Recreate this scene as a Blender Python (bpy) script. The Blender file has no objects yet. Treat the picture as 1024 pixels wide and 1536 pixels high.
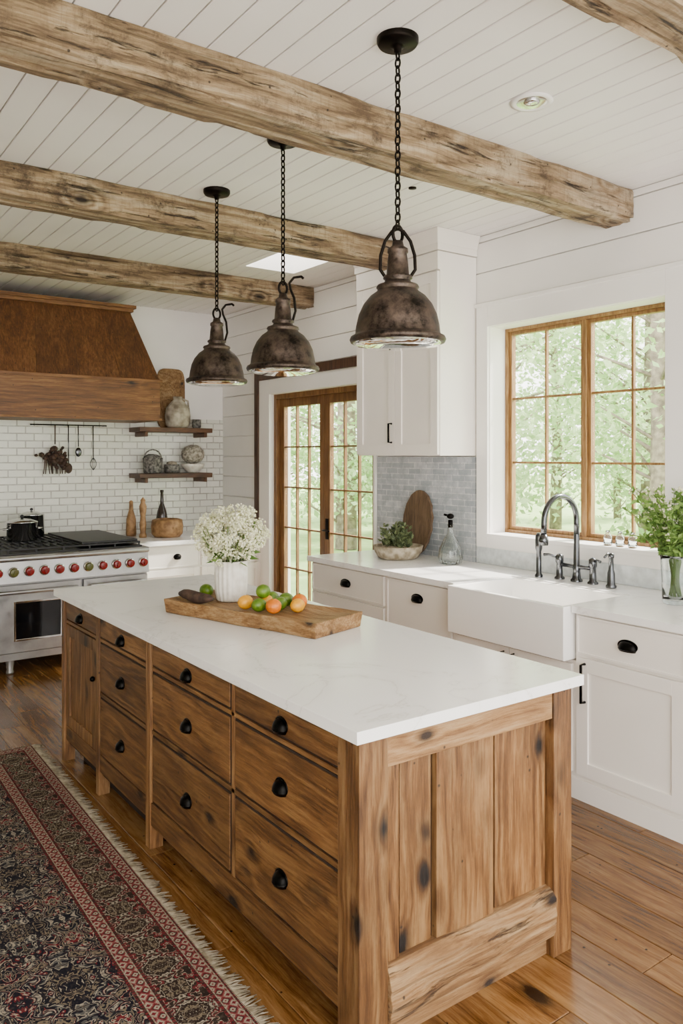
import bpy, math, random
from mathutils import Vector, Matrix, noise
random.seed(7)
PI=math.pi
# ---------------------------------------------------------------- colours / nodes
def hx(h,k=1.0):
    h=h.lstrip('#'); o=[]
    for i in (0,2,4):
        c=int(h[i:i+2],16)/255
        c=c/12.92 if c<=0.04045 else ((c+0.055)/1.055)**2.4
        o.append(min(1,c*k))
    return (o[0],o[1],o[2],1)
def newmat(name,rough=.5,color=None,metal=0.0):
    m=bpy.data.materials.new(name); m.use_nodes=True
    nt=m.node_tree; b=nt.nodes['Principled BSDF']
    b.inputs['Roughness'].default_value=rough; b.inputs['Metallic'].default_value=metal
    if color: b.inputs['Base Color'].default_value=color
    return m,nt,b
def nd(nt,t,ins=None,**props):
    n=nt.nodes.new(t)
    for k,v in props.items(): setattr(n,k,v)
    if ins:
        for k,v in ins.items():
            s=n.inputs[k]
            if isinstance(v,bpy.types.NodeSocket): nt.links.new(v,s)
            else: s.default_value=v
    return n
def mth(nt,op,a,b=0.0,c=None):
    ins={0:a,1:b}
    if c is not None: ins[2]=c
    return nd(nt,'ShaderNodeMath',ins,operation=op).outputs[0]
def ramp(nt,fac,stops,interp='LINEAR'):
    r=nd(nt,'ShaderNodeValToRGB',{0:fac}); cr=r.color_ramp; cr.interpolation=interp
    while len(cr.elements)<len(stops): cr.elements.new(.5)
    for e,(p,c) in zip(cr.elements,stops):
        e.position=p; e.color=c
    return r.outputs[0]
def mix(nt,f,a,b,blend='MIX'):
    n=nd(nt,'ShaderNodeMix',data_type='RGBA',blend_type=blend)
    for s,v in ((n.inputs[0],f),(n.inputs[6],a),(n.inputs[7],b)):
        if isinstance(v,bpy.types.NodeSocket): nt.links.new(v,s)
        else: s.default_value=v
    return n.outputs[2]
def bump(nt,b,h,strength=.3,dist=.01):
    n=nd(nt,'ShaderNodeBump',{'Height':h,'Strength':strength,'Distance':dist})
    nt.links.new(n.outputs[0],b.inputs['Normal'])
def paint(name,color,rough=.5,bs=.05,scale=60,var=.03):
    m,nt,b=newmat(name,rough,color)
    tc=nd(nt,'ShaderNodeTexCoord').outputs['Object']
    n=nd(nt,'ShaderNodeTexNoise',{'Vector':tc,'Scale':scale,'Detail':3.0}).outputs[0]
    n2=nd(nt,'ShaderNodeTexNoise',{'Vector':tc,'Scale':1.7,'Detail':2.0}).outputs[0]
    d=tuple(c*(1-var*3) for c in color[:3])+(1,)
    nt.links.new(ramp(nt,n2,[(.35,color),(.75,d)]),b.inputs['Base Color'])
    bump(nt,b,n,bs,.002)
    return m
def wood(name,cols,axis='y',scale=1.0,rough=.45,knots=.10,kscale=4.5,bs=.25,vary=.35,kcol=None,gr=.04,streak=None,k=1.0,saw=False,holes=True,patch=.45,rw=.10,kr=9.0,sthr=.52):
    m,nt,b=newmat(name,rough)
    tc=nd(nt,'ShaderNodeTexCoord').outputs['Object']
    rnd=nd(nt,'ShaderNodeNewGeometry').outputs['Random Per Island']
    off=nd(nt,'ShaderNodeCombineXYZ',{0:mth(nt,'MULTIPLY',rnd,13.0),1:mth(nt,'MULTIPLY',rnd,29.0),2:mth(nt,'MULTIPLY',rnd,17.0)}).outputs[0]
    v=nd(nt,'ShaderNodeVectorMath',{0:tc,1:off},operation='ADD').outputs[0]
    def sc(a):
        return tuple(a if ax==axis else 1.0 for ax in 'xyz')
    warp=nd(nt,'ShaderNodeTexNoise',{'Vector':v,'Scale':2.6,'Detail':3.0}).outputs[1]
    wv=nd(nt,'ShaderNodeVectorMath',{0:warp,1:(.045,.045,.045)},operation='MULTIPLY').outputs[0]
    v2=nd(nt,'ShaderNodeVectorMath',{0:v,1:wv},operation='ADD').outputs[0]
    m1=nd(nt,'ShaderNodeMapping',{'Vector':v2,'Scale':sc(gr)}).outputs[0]
    n1=nd(nt,'ShaderNodeTexNoise',{'Vector':m1,'Scale':95*scale,'Detail':9.0,'Roughness':.75}).outputs[0]
    m2=nd(nt,'ShaderNodeMapping',{'Vector':v2,'Scale':sc(.12)}).outputs[0]
    n2=nd(nt,'ShaderNodeTexNoise',{'Vector':m2,'Scale':5.5*scale,'Detail':1.5,'Roughness':.5}).outputs[0]
    ringsrc=mth(nt,'MULTIPLY',n2,10.0)
    vo=None
    if knots:
        m3=nd(nt,'ShaderNodeMapping',{'Vector':v2,'Scale':sc(.55)}).outputs[0]
        vo=nd(nt,'ShaderNodeTexVoronoi',{'Vector':m3,'Scale':kscale}).outputs['Distance']
        kd=mth(nt,'MAXIMUM',mth(nt,'SUBTRACT',.40,vo),0.0)
        ringsrc=mth(nt,'ADD',ringsrc,mth(nt,'MULTIPLY',mth(nt,'MULTIPLY',kd,kd),kr))
    ring=mth(nt,'PINGPONG',ringsrc,.5)
    ring=mth(nt,'MULTIPLY',ring,2.0)
    f=mth(nt,'ADD',mth(nt,'ADD',mth(nt,'MULTIPLY',n1,.79-rw),mth(nt,'MULTIPLY',ring,rw)),mth(nt,'MULTIPLY',n2,.21))
    col=ramp(nt,f,[(.39,hx(cols[0],k)),(.50,hx(cols[1],k)),(.61,hx(cols[2],k))])
    n4=nd(nt,'ShaderNodeTexNoise',{'Vector':nd(nt,'ShaderNodeMapping',{'Vector':v,'Scale':sc(.35)}).outputs[0],'Scale':6.0,'Detail':8.0,'Roughness':.75}).outputs[0]
    col=mix(nt,ramp(nt,n4,[(.46,(0,0,0,1)),(.70,(patch,patch,patch,1))]),col,hx(cols[0],k*.8))
    if streak:
        s=nd(nt,'ShaderNodeTexNoise',{'Vector':nd(nt,'ShaderNodeMapping',{'Vector':v2,'Scale':sc(.08)}).outputs[0],'Scale':26.0,'Detail':8.0,'Roughness':.75}).outputs[0]
        sf=ramp(nt,s,[(.37,(1,1,1,1)),(.44,(0,0,0,1))])
        col=mix(nt,sf,col,hx(streak,k*.6))
        s2=nd(nt,'ShaderNodeTexNoise',{'Vector':v2,'Scale':4.5,'Detail':10.0,'Roughness':.8}).outputs[0]
        col=mix(nt,ramp(nt,s2,[(sthr,(0,0,0,1)),(sthr+.12,(.92,.92,.92,1))]),col,hx(streak,k))
        f=mth(nt,'SUBTRACT',f,mth(nt,'MULTIPLY',sf,.6))
    if saw:
        sx=nd(nt,'ShaderNodeMapping',{'Vector':v2,'Scale':tuple(1.0 if ax==axis else .15 for ax in 'xyz')}).outputs[0]
        sw=nd(nt,'ShaderNodeTexNoise',{'Vector':sx,'Scale':50.0,'Detail':4.0,'Roughness':.7}).outputs[0]
        col=mix(nt,ramp(nt,sw,[(.5,(0,0,0,1)),(.72,(.4,.4,.4,1))]),col,hx(cols[0],k))
        f=mth(nt,'ADD',f,mth(nt,'MULTIPLY',sw,.4))
    if knots:
        vk=mth(nt,'ADD',vo,mth(nt,'MULTIPLY',mth(nt,'SUBTRACT',n1,.5),.06))
        kf=ramp(nt,vk,[(knots*.5,(1,1,1,1)),(knots*.75,(.65,.65,.65,1)),(knots*1.0,(.3,.3,.3,1)),(knots*1.6,(0,0,0,1))])
        col=mix(nt,kf,col,hx(kcol or '2a1608',k*.8))
        if holes:
            vh=nd(nt,'ShaderNodeTexVoronoi',{'Vector':v2,'Scale':13.0}).outputs['Distance']
            col=mix(nt,ramp(nt,vh,[(.05,(.85,.85,.85,1)),(.08,(0,0,0,1))]),col,hx('1c120a',k))
    hs=nd(nt,'ShaderNodeHueSaturation',{'Color':col,'Value':mth(nt,'ADD',mth(nt,'MULTIPLY',rnd,vary),1-vary/2)}).outputs[0]
    nt.links.new(hs,b.inputs['Base Color'])
    bump(nt,b,f,bs,.012)
    return m
def metal(name,color,rough=.35,dark=None,metalv=1.0,scale=14):
    m,nt,b=newmat(name,rough,color,metalv)
    if dark:
        tc=nd(nt,'ShaderNodeTexCoord').outputs['Object']
        n=nd(nt,'ShaderNodeTexNoise',{'Vector':tc,'Scale':scale,'Detail':10.0,'Roughness':.75}).outputs[0]
        nt.links.new(ramp(nt,n,[(.40,dark),(.64,color)]),b.inputs['Base Color'])
        nt.links.new(ramp(nt,n,[(.38,(.32,.32,.32,1)),(.64,(.58,.58,.58,1))]),b.inputs['Roughness'])
        bump(nt,b,n,.3,.004)
    return m
def simple(name,color,rough=.5,nscale=20,c2=None,metalv=0,bs=.2,sss=0):
    m,nt,b=newmat(name,rough,color,metalv)
    tc=nd(nt,'ShaderNodeTexCoord').outputs['Object']
    n=nd(nt,'ShaderNodeTexNoise',{'Vector':tc,'Scale':nscale,'Detail':4.0}).outputs[0]
    c2=c2 or tuple(c*.75 for c in color[:3])+(1,)
    nt.links.new(ramp(nt,n,[(.35,c2),(.65,color)]),b.inputs['Base Color'])
    bump(nt,b,n,bs,.004)
    return m
def leafmat(name,c1,c2,trans=.4):
    m,nt,b=newmat(name,.6)
    r=nd(nt,'ShaderNodeNewGeometry').outputs['Random Per Island']
    c=ramp(nt,r,[(0,c1),(1,c2)])
    nt.links.new(c,b.inputs['Base Color'])
    t=nd(nt,'ShaderNodeBsdfTranslucent',{'Color':c})
    mx=nd(nt,'ShaderNodeMixShader',{0:trans}); 
    nt.links.new(b.outputs[0],mx.inputs[1]); nt.links.new(t.outputs[0],mx.inputs[2])
    nt.links.new(mx.outputs[0],nt.nodes['Material Output'].inputs[0])
    return m
def pane(name,amt=.06):
    m,nt,b=newmat(name,.02,(1,1,1,1))
    t=nd(nt,'ShaderNodeBsdfTransparent'); g=nd(nt,'ShaderNodeBsdfGlossy',{'Roughness':.02})
    mx=nd(nt,'ShaderNodeMixShader',{0:amt})
    nt.links.new(t.outputs[0],mx.inputs[1]); nt.links.new(g.outputs[0],mx.inputs[2])
    nt.links.new(mx.outputs[0],nt.nodes['Material Output'].inputs[0])
    return m
def tilemat(name,c1,c2,mortar,bw,bh,plane,rough=.15,msize=.006,hand=.25,nz=.5,c3=None):
    m,nt,b=newmat(name,rough)
    tc=nd(nt,'ShaderNodeTexCoord').outputs['Object']
    s=nd(nt,'ShaderNodeSeparateXYZ',{0:tc})
    u=s.outputs[0] if plane=='xz' else s.outputs[1]
    v=nd(nt,'ShaderNodeCombineXYZ',{0:u,1:s.outputs[2],2:0.0}).outputs[0]
    br=nd(nt,'ShaderNodeTexBrick',{'Vector':v,'Color1':c1,'Color2':c2,'Mortar':mortar,'Scale':1.0,'Mortar Size':msize,'Mortar Smooth':.3,'Bias':0.0,'Brick Width':bw,'Row Height':bh})
    n=nd(nt,'ShaderNodeTexNoise',{'Vector':tc,'Scale':11.0,'Detail':9.0,'Roughness':.75}).outputs[0]
    nt.links.new(mix(nt,ramp(nt,n,[(.42,(0,0,0,1)),(.60,(nz,nz,nz,1))]),br.outputs[0],c3 or c2),b.inputs['Base Color'])
    h=mth(nt,'ADD',mth(nt,'MULTIPLY',br.outputs[1],-1.0),mth(nt,'MULTIPLY',n,hand*2))
    bump(nt,b,h,.6,.004)
    return m

# ---------------------------------------------------------------- mesh builder
_ico={}
def ico(sub):
    if sub not in _ico:
        import bmesh
        bm=bmesh.new(); bmesh.ops.create_icosphere(bm,subdivisions=sub,radius=1)
        _ico[sub]=([v.co.copy() for v in bm.verts],[[v.index for v in f.verts] for f in bm.faces]); bm.free()
    return _ico[sub]
class MB:
    def __init__(s): s.v=[];s.f=[];s.m=[];s.sm=[];s.mats=[];s.M=Matrix.Identity(4)
    def mi(s,mat):
        if mat not in s.mats: s.mats.append(mat)
        return s.mats.index(mat)
    def add(s,vs,fs,mat,smooth=False):
        o=len(s.v); i=s.mi(mat)
        s.v+= [tuple(s.M@Vector(p)) for p in vs]
        for f in fs: s.f.append([o+k for k in f]); s.m.append(i); s.sm.append(smooth)
    def box(s,x0,x1,y0,y1,z0,z1,mat):
        if x0>x1:x0,x1=x1,x0
        if y0>y1:y0,y1=y1,y0
        if z0>z1:z0,z1=z1,z0
        vs=[(x0,y0,z0),(x1,y0,z0),(x1,y1,z0),(x0,y1,z0),(x0,y0,z1),(x1,y0,z1),(x1,y1,z1),(x0,y1,z1)]
        s.add(vs,[(0,3,2,1),(4,5,6,7),(0,1,5,4),(1,2,6,5),(2,3,7,6),(3,0,4,7)],mat)
    def hexa(s,b,t,mat):
        s.add(list(b)+list(t),[(0,3,2,1),(4,5,6,7),(0,1,5,4),(1,2,6,5),(2,3,7,6),(3,0,4,7)],mat)
    def lathe(s,prof,c,mat,seg=32,R=None,smooth=True,rib=0,nrib=0):
        R=R or Matrix.Identity(3); c=Vector(c); vs=[];fs=[]
        for r,z in prof:
            r=max(r,.0003)
            for k in range(seg):
                a=2*PI*k/seg; rr=r*(1+rib*math.cos(nrib*a)) if rib else r
                vs.append(c+R@Vector((rr*math.cos(a),rr*math.sin(a),z)))
        for i in range(len(prof)-1):
            for k in range(seg):
                k2=(k+1)%seg
                fs.append((i*seg+k,i*seg+k2,(i+1)*seg+k2,(i+1)*seg+k))
        s.add(vs,fs,mat,smooth)
    def tube(s,pts,r,mat,seg=10,closed=False,smooth=True):
        pts=[Vector(p) for p in pts]; n=len(pts); rs=r if isinstance(r,(list,tuple)) else [r]*n
        T=[]
        for i in range(n):
            a=pts[(i-1)%n] if (closed or i>0) else pts[0]
            b=pts[(i+1)%n] if (closed or i<n-1) else pts[-1]
            T.append((b-a).normalized())
        up=Vector((0,0,1)) if abs(T[0].z)<.9 else Vector((1,0,0))
        u=T[0].cross(up).normalized(); vs=[];fs=[]
        for i in range(n):
            u=(u-T[i]*u.dot(T[i])).normalized(); w=T[i].cross(u)
            for k in range(seg):
                a=2*PI*k/seg; vs.append(pts[i]+(u*math.cos(a)+w*math.sin(a))*rs[i])
        for i in range(n if closed else n-1):
            j=(i+1)%n
            for k in range(seg):
                k2=(k+1)%seg; fs.append((i*seg+k,i*seg+k2,j*seg+k2,j*seg+k))
        if not closed:
            fs.append(tuple(range(seg))[::-1]); fs.append(tuple((n-1)*seg+k for k in range(seg)))
        s.add(vs,fs,mat,smooth)
    def ball(s,c,r,mat,sub=2,sc=(1,1,1),nz=0,nf=3,R=None,smooth=True):
        V,F=ico(sub); c=Vector(c); vs=[]
        for p in V:
            k=1+(nz*noise.noise(p*nf+c*7) if nz else 0)
            q=Vector((p.x*sc[0],p.y*sc[1],p.z*sc[2]))*r*k
            vs.append(c+(R@q if R else q))
        s.add(vs,F,mat,smooth)
    def leaf(s,c,d,size,mat,wid=.4,rng=random):
        c=Vector(c); d=Vector(d).normalized()
        w=d.cross(Vector((rng.uniform(-1,1),rng.uniform(-1,1),rng.uniform(-1,1)))).normalized()*size*wid*.5
        n=d.cross(w).normalized()*size*.08
        s.add([c,c+d*size*.5+w+n,c+d*size,c+d*size*.5-w+n],[(0,1,2,3)],mat)
    def fb(s,face,p,a0,a1,b0,b1,n0,n1,mat):
        if face=='-x': s.box(p-n1,p-n0,a0,a1,b0,b1,mat)
        else: s.box(a0,a1,p-n1,p-n0,b0,b1,mat)
    def shaker(s,face,p,a0,a1,b0,b1,mat,fr=.06,th=.02,rec=.009):
        s.fb(face,p,a0,a0+fr,b0,b1,0,th,mat); s.fb(face,p,a1-fr,a1,b0,b1,0,th,mat)
        s.fb(face,p,a0+fr,a1-fr,b0,b0+fr,0,th,mat); s.fb(face,p,a0+fr,a1-fr,b1-fr,b1,0,th,mat)
        s.fb(face,p,a0+fr-.002,a1-fr+.002,b0+fr-.002,b1-fr+.002,0,th-rec,mat)
    def cup(s,face,p,a,b,mat,w=.033,h=.042,dp=.027):
        vs=[];fs=[];nu,nv=16,8; b0=b-h*.3
        def P(aa,bb,n): return (p-n,aa,bb) if face=='-x' else (aa,p-n,bb)
        for i in range(nv+1):
            ph=(PI/2)*i/nv
            for k in range(nu+1):
                th=PI*k/nu
                aa=w*math.cos(th)*(math.cos(ph)**.6 if i<nv else 0); bb=h*.75*math.sin(ph); n=dp*math.sin(th)*math.cos(ph)**.8 if i<nv else 0
                vs.append(P(a+aa,b0+bb,n+.002))
        for i in range(nv):
            for k in range(nu):
                o=i*(nu+1)+k; fs.append((o,o+1,o+nu+2,o+nu+1))
        base=len(vs)
        for k in range(nu+1):
            th=PI*k/nu; vs.append(P(a+w*.9*math.cos(th),b0-h*.22,dp*.8*math.sin(th)+.002))
        for k in range(nu): fs.append((k,k+1,base+k+1,base+k))
        s.add(vs,fs,mat,True)
        n=24; pl=[(a+w*1.12*math.cos(2*PI*i/n),b+h*.62*math.sin(2*PI*i/n)) for i in range(n)]
        s.add([P(x,y,0) for x,y in pl]+[P(x,y,.003) for x,y in pl],[tuple(range(n)),tuple(range(n,2*n))]+[(i,(i+1)%n,n+(i+1)%n,n+i) for i in range(n)],mat)
    def obj(s,name,bev=0,solid=0,seg=2,loc=None):
        me=bpy.data.meshes.new(name); 
        if loc:
            L=Vector(loc); vv=[tuple(Vector(p)-L) for p in s.v]
        else: vv=s.v
        me.from_pydata(vv,[],s.f)
        for m in s.mats: me.materials.append(m)
        me.polygons.foreach_set('material_index',s.m); me.polygons.foreach_set('use_smooth',s.sm); me.update()
        o=bpy.data.objects.new(name,me); bpy.context.scene.collection.objects.link(o)
        if loc: o.location=loc
        if bev:
            md=o.modifiers.new('bev','BEVEL'); md.width=bev; md.segments=seg; md.limit_method='ANGLE'; md.angle_limit=.7; md.use_clamp_overlap=True
        return o

# ---------------------------------------------------------------- materials
WALL=paint('wall_paint',hx('f1eee9'),.55)
CEIL=paint('ceiling_paint',hx('f0ece8'),.5)
CAB=paint('cabinet_paint',hx('f1ebe2'),.35,.02)
TRIM=paint('trim_paint',hx('f4f1ec'),.4,.02)
BACK=paint('gap_dark',hx('8b8780'),.8)
BEAM=wood('beam_wood',('6e573e','ae926f','d2bd9d'),'x',.5,.85,.12,4.0,1.0,.10,'2c1d10',.06,streak='4b3a2b',k=.68,saw=True,patch=.55,rw=.15,kr=20)
KI=.47
ISL_V=wood('island_wood_v',('6b421b','a5713d','ca9a62'),'z',1,.48,.20,6.5,.4,.40,'1a0d05',k=KI,patch=.65,rw=.12,kr=12)
ISL_Y=wood('island_wood_y',('613b18','976533','bb894f'),'y',1,.48,.17,6.5,.4,.36,'1a0d05',k=KI,patch=.65,rw=.12,kr=12)
ISL_X=wood('island_wood_x',('946435','c4925a','e0b681'),'x',1,.6,.12,6.0,.5,.2,'3a220e',k=KI)
ISL_R=wood('island_rail_wood',('8b5c2f','bf8d56','e0b681'),'x',1,.7,.13,5.0,.9,.2,'2c180a',k=KI,streak='70492a',sthr=.56,patch=.6)
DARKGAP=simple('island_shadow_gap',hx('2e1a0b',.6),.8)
HOODV=wood('hood_wood_v',('5d381a','855025','a67242'),'z',.8,.5,.09,3.5,.3,.22,'2a1206',k=.5,rw=.07,patch=.45)
HOODX=wood('hood_wood_x',('6c431e','98612e','ba8449'),'x',.8,.5,.10,3.5,.3,.1,'2a1206',k=.56,rw=.08,patch=.4)
WINW=wood('window_wood',('8a6034','b4854c','cfa671'),'z',1.5,.5,0,4,.15,.15,k=.6)
DOORW=wood('door_wood',('7a5129','9f6c38','bb8b53'),'z',1.2,.5,0,4,.15,.15,k=.55)
DKTRIM=wood('dark_trim_wood',('3a2212','553520','6b4830'),'z',1.2,.5,0,k=.6)
SHELFW=wood('shelf_wood',('3c200e','5c361a','754a28'),'x',1.2,.5,0,k=.7)
BOARDW=wood('cutting_board_wood',('7f5428','b5864f','d8b07c'),'y',1.0,.6,.12,7,.6,.12,'3a2210',k=.56,patch=.5)
FLOORW=wood('floor_wood',('75481f','a8733b','c8955b'),'y',.7,.20,.13,3.0,.10,.42,'2c1608',k=.42,rw=.08,patch=.45)
ROUNDW=wood('round_board_wood',('5a4330','7c6146','96785a'),'z',1,.6,0,k=.7)
def quartz():
    m,nt,b=newmat('white_quartz',.2)
    tc=nd(nt,'ShaderNodeTexCoord').outputs['Object']
    w=nd(nt,'ShaderNodeTexNoise',{'Vector':tc,'Scale':1.6,'Detail':7.0,'Roughness':.6,'Distortion':.8}).outputs[0]
    a=mth(nt,'ABSOLUTE',mth(nt,'SUBTRACT',w,.5))
    nt.links.new(ramp(nt,a,[(0,hx('e0ddd8')),(.006,hx('f1efec')),(.05,hx('f5f3f0'))]),b.inputs['Base Color'])
    return m
QUARTZ=quartz()
SINK=newmat('fireclay',.08,hx('f3f1ed'))[0]
BLACK=metal('black_iron',hx('161514'),.35)
BRONZE=metal('aged_bronze',hx('62544a'),.45,hx('211d1a'),.88,18)
CHAIN=metal('chain_iron',hx('1d1916'),.45)
STEEL=metal('stainless',hx('b2b1af'),.3,hx('9a9998'),1,4)
GUN=metal('gunmetal',hx('5f6164'),.2)
CHROME=metal('chrome',hx('cfcfcf'),.12)
BLKGLASS=newmat('oven_glass',.06,hx('0c0d10'))[0]
CAST=simple('cast_iron',hx('121213'),.5)
RED=newmat('knob_red',.25,hx('9c1414',.6))[0]
GREENK=newmat('knob_green',.3,hx('6b6b2a',.6))[0]
TILE=tilemat('subway_tile',hx('e9e7de'),hx('d9dacf'),hx('a5a298'),.15,.066,'xz')
TILEB=tilemat('stone_brick_tile',hx('d3d7da',.85),hx('b5bcc2',.8),hx('e2e3e2',.9),.13,.042,'yz',.3,.004,.8,.7,hx('a0a9b1',.75))
PANE=pane('window_pane',.05)
def glassm(name,col,rough=.03):
    m,nt,b=newmat(name,rough,col); b.inputs['Transmission Weight'].default_value=1; b.inputs['IOR'].default_value=1.42; return m
GLASS=glassm('clear_glass',hx('f2f7f6'))
WCER=simple('white_ceramic',hx('e9e5da'),.4,30,hx('d5cec0'),bs=.1)
STONEW=simple('stoneware',hx('cfc5b2',.85),.7,12,hx('8d7f6b',.65))
GREYC=simple('grey_basket',hx('9a968e',.75),.8,40,hx('45423e',.6))
PALEC=simple('pale_woven',hx('cbc3b4',.85),.8,40,hx('7f776a',.7))
TANC=simple('tan_crock',hx('b88d5c',.75),.6,20,hx('8a6238',.65))
FLW=leafmat('white_florets',hx('f8f5df'),hx('e2e3b4'),.25)
LEAF=leafmat('leaf_green',hx('4f7a2c',.75),hx('9bbc5e',.85),.35)
LEAFD=leafmat('leaf_dark',hx('48573a',.7),hx('8c9866',.8),.3)
TREEL=leafmat('tree_leaf',hx('8bb066'),hx('cfe2b2'),.5)
STEM=simple('stem_green',hx('6d8b3e',.7),.6)
BARK=simple('bark',hx('9a8d7d'),.9,12,hx('6a5f54'))
GRASS=simple('grass',hx('9ab56f'),.9,3,hx('7fa056'))
ORANGE=simple('orange_peel',hx('f08408',.8),.4,90,hx('e07204',.75),bs=.3)
LEMON=simple('lemon_peel',hx('f5b014',.85),.4,80,hx('eaa00e',.8),bs=.3)
LIME=simple('lime_peel',hx('7a9a1c',.65),.4,60,hx('567c12',.65),bs=.3)
DRIED=simple('dried_brown',hx('5d4334',.7),.8,30,hx('35251c',.7))

# ---------------------------------------------------------------- room constants
XW=3.88; YB=7.5; ZC=3.12; XL=-2.2; YR=-1.6
mb=MB(); x=XL
mb.box(XL,XW+.2,YR,YB+.2,-.06,-.012,DARKGAP)
while x<XW+.05:
    w=.165; y=YR-random.uniform(0,1.5)
    while y<YB:
        L=random.uniform(1.6,3.2); y0=max(y,YR); y1=min(y+L,YB+.1)
        if y1>y0+.01: mb.box(x+.0012,min(x+w,XW+.15)-.0012,y0+.0012,y1-.0012,-.02,0,FLOORW)
        y+=L
    x+=w
mb.obj('floor',.002,seg=1)
SK=(2.96,3.44,4.80,5.42)
mb=MB(); x=XL; pw=.12
while x<XW-.001:
    x1=min(x+pw,XW)
    segs=[(YR,YB)]
    if x<SK[1]-.01 and x1>SK[0]+.01: segs=[(YR,SK[2]-.022),(SK[3]+.022,YB)]
    for a,b in segs: mb.box(x+.003,x1-.003,a,b,ZC,ZC+.018,CEIL)
    x=x1
g=.03
for (a,b,c,d) in ((XL,SK[0]-g,YR,YB+.1),(SK[1]+g,XW+.2,YR,YB+.1),(SK[0]-g,SK[1]+g,YR,SK[2]-g),(SK[0]-g,SK[1]+g,SK[3]+g,YB+.1)):
    mb.box(a,b,c,d,ZC+.014,ZC+.06,BACK)
mb.obj('ceiling',.003,seg=1)
mb=MB(); t=.02
for (a,b,c,d) in ((SK[0],SK[0]+t,SK[2],SK[3]),(SK[1]-t,SK[1],SK[2],SK[3]),(SK[0]+t,SK[1]-t,SK[2],SK[2]+t),(SK[0]+t,SK[1]-t,SK[3]-t,SK[3])):
    mb.box(a,b,c,d,ZC-.006,ZC+.42,TRIM)
for (a,b,c,d) in ((SK[0]-.03,SK[0],SK[2]-.03,SK[3]+.03),(SK[1],SK[1]+.03,SK[2]-.03,SK[3]+.03),(SK[0],SK[1],SK[2]-.03,SK[2]),(SK[0],SK[1],SK[3],SK[3]+.03)):
    mb.box(a,b,c,d,ZC-.006,ZC-.001,TRIM)
mb.obj('skylight')

WIN=(2.40,3.68,1.13,2.50); DR=(4.90,6.50,0,2.23)
def split(lo,hi,holes):
    segs=[(lo,hi)]
    for a,b in holes:
        out=[]
        for s,e in segs:
            if b<=s or a>=e: out.append((s,e)); continue
            if a>s: out.append((s,a))
            if b<e: out.append((b,e))
        segs=out
    return segs
G=[MB(),MB(),MB()]
for gi,(y0,y1,z0,z1) in ((0,(YR,WIN[0],0,2.255)),(0,(WIN[1],DR[0],0,2.255)),(1,(DR[1],YB+.1,0,2.255)),(0,(WIN[0],WIN[1],0,WIN[2])),(2,(WIN[0],WIN[1],WIN[3],ZC)),(2,(DR[0],DR[1],2.255,ZC)),(2,(YR,WIN[0],2.255,ZC)),(2,(WIN[1],DR[0],2.255,ZC)),(2,(DR[1],YB+.1,2.255,ZC))):
    G[gi].box(XW+.004,XW+.2,y0,y1,z0,z1,WALL)
bh=.205; z=0
r=0
while z<ZC:
    z1=min(z+bh,ZC)
    holes=[]
    if z1>WIN[2]+.02 and z<WIN[3]-.02: holes.append((WIN[0]-.01,WIN[1]+.01))
    if z<DR[3]-.02: holes.append((DR[0]-.01,DR[1]+.01))
    for a,b in split(YR,YB,holes):
        j=[.25,1.9,.9,2.3,.5,1.3][r%6]
        for c,d in split(a,b,[(j-.0015,j+.0015)]):
            gi=2 if z>2.25 else (1 if c>6 else 0)
            G[gi].box(XW-.016,XW+.006,c,d,z+.0035,z1-.0035,WALL)
    z=z1; r+=1
for q in G: q.obj('wall_right',.0025,seg=1)
mb=MB(); mb.box(XL,XW+.2,YB,YB+.15,0,ZC,WALL); mb.obj('wall_back')
mb=MB(); mb.box(XL-.15,XL,YR,YB+.15,0,ZC,WALL); mb.obj('wall_left_light_block')  # unseen wall, added to cut the light coming in from the left
mb=MB(); mb.box(XL,XW-.017,YB-.014,YB-.001,0,2.02,TILE); mb.obj('backsplash_tile')
mb=MB(); mb.box(XW-.03,XW-.017,3.8,4.86,.93,1.64,TILEB); mb.obj('backsplash_stone_tile')
mb=MB(); mb.box(XW-.03,XW-.017,YR+.5,3.79,.93,1.04,simple('splash_paint',hx('dfe5e6'),.25)); mb.obj('backsplash_ledge',.003)
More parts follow.
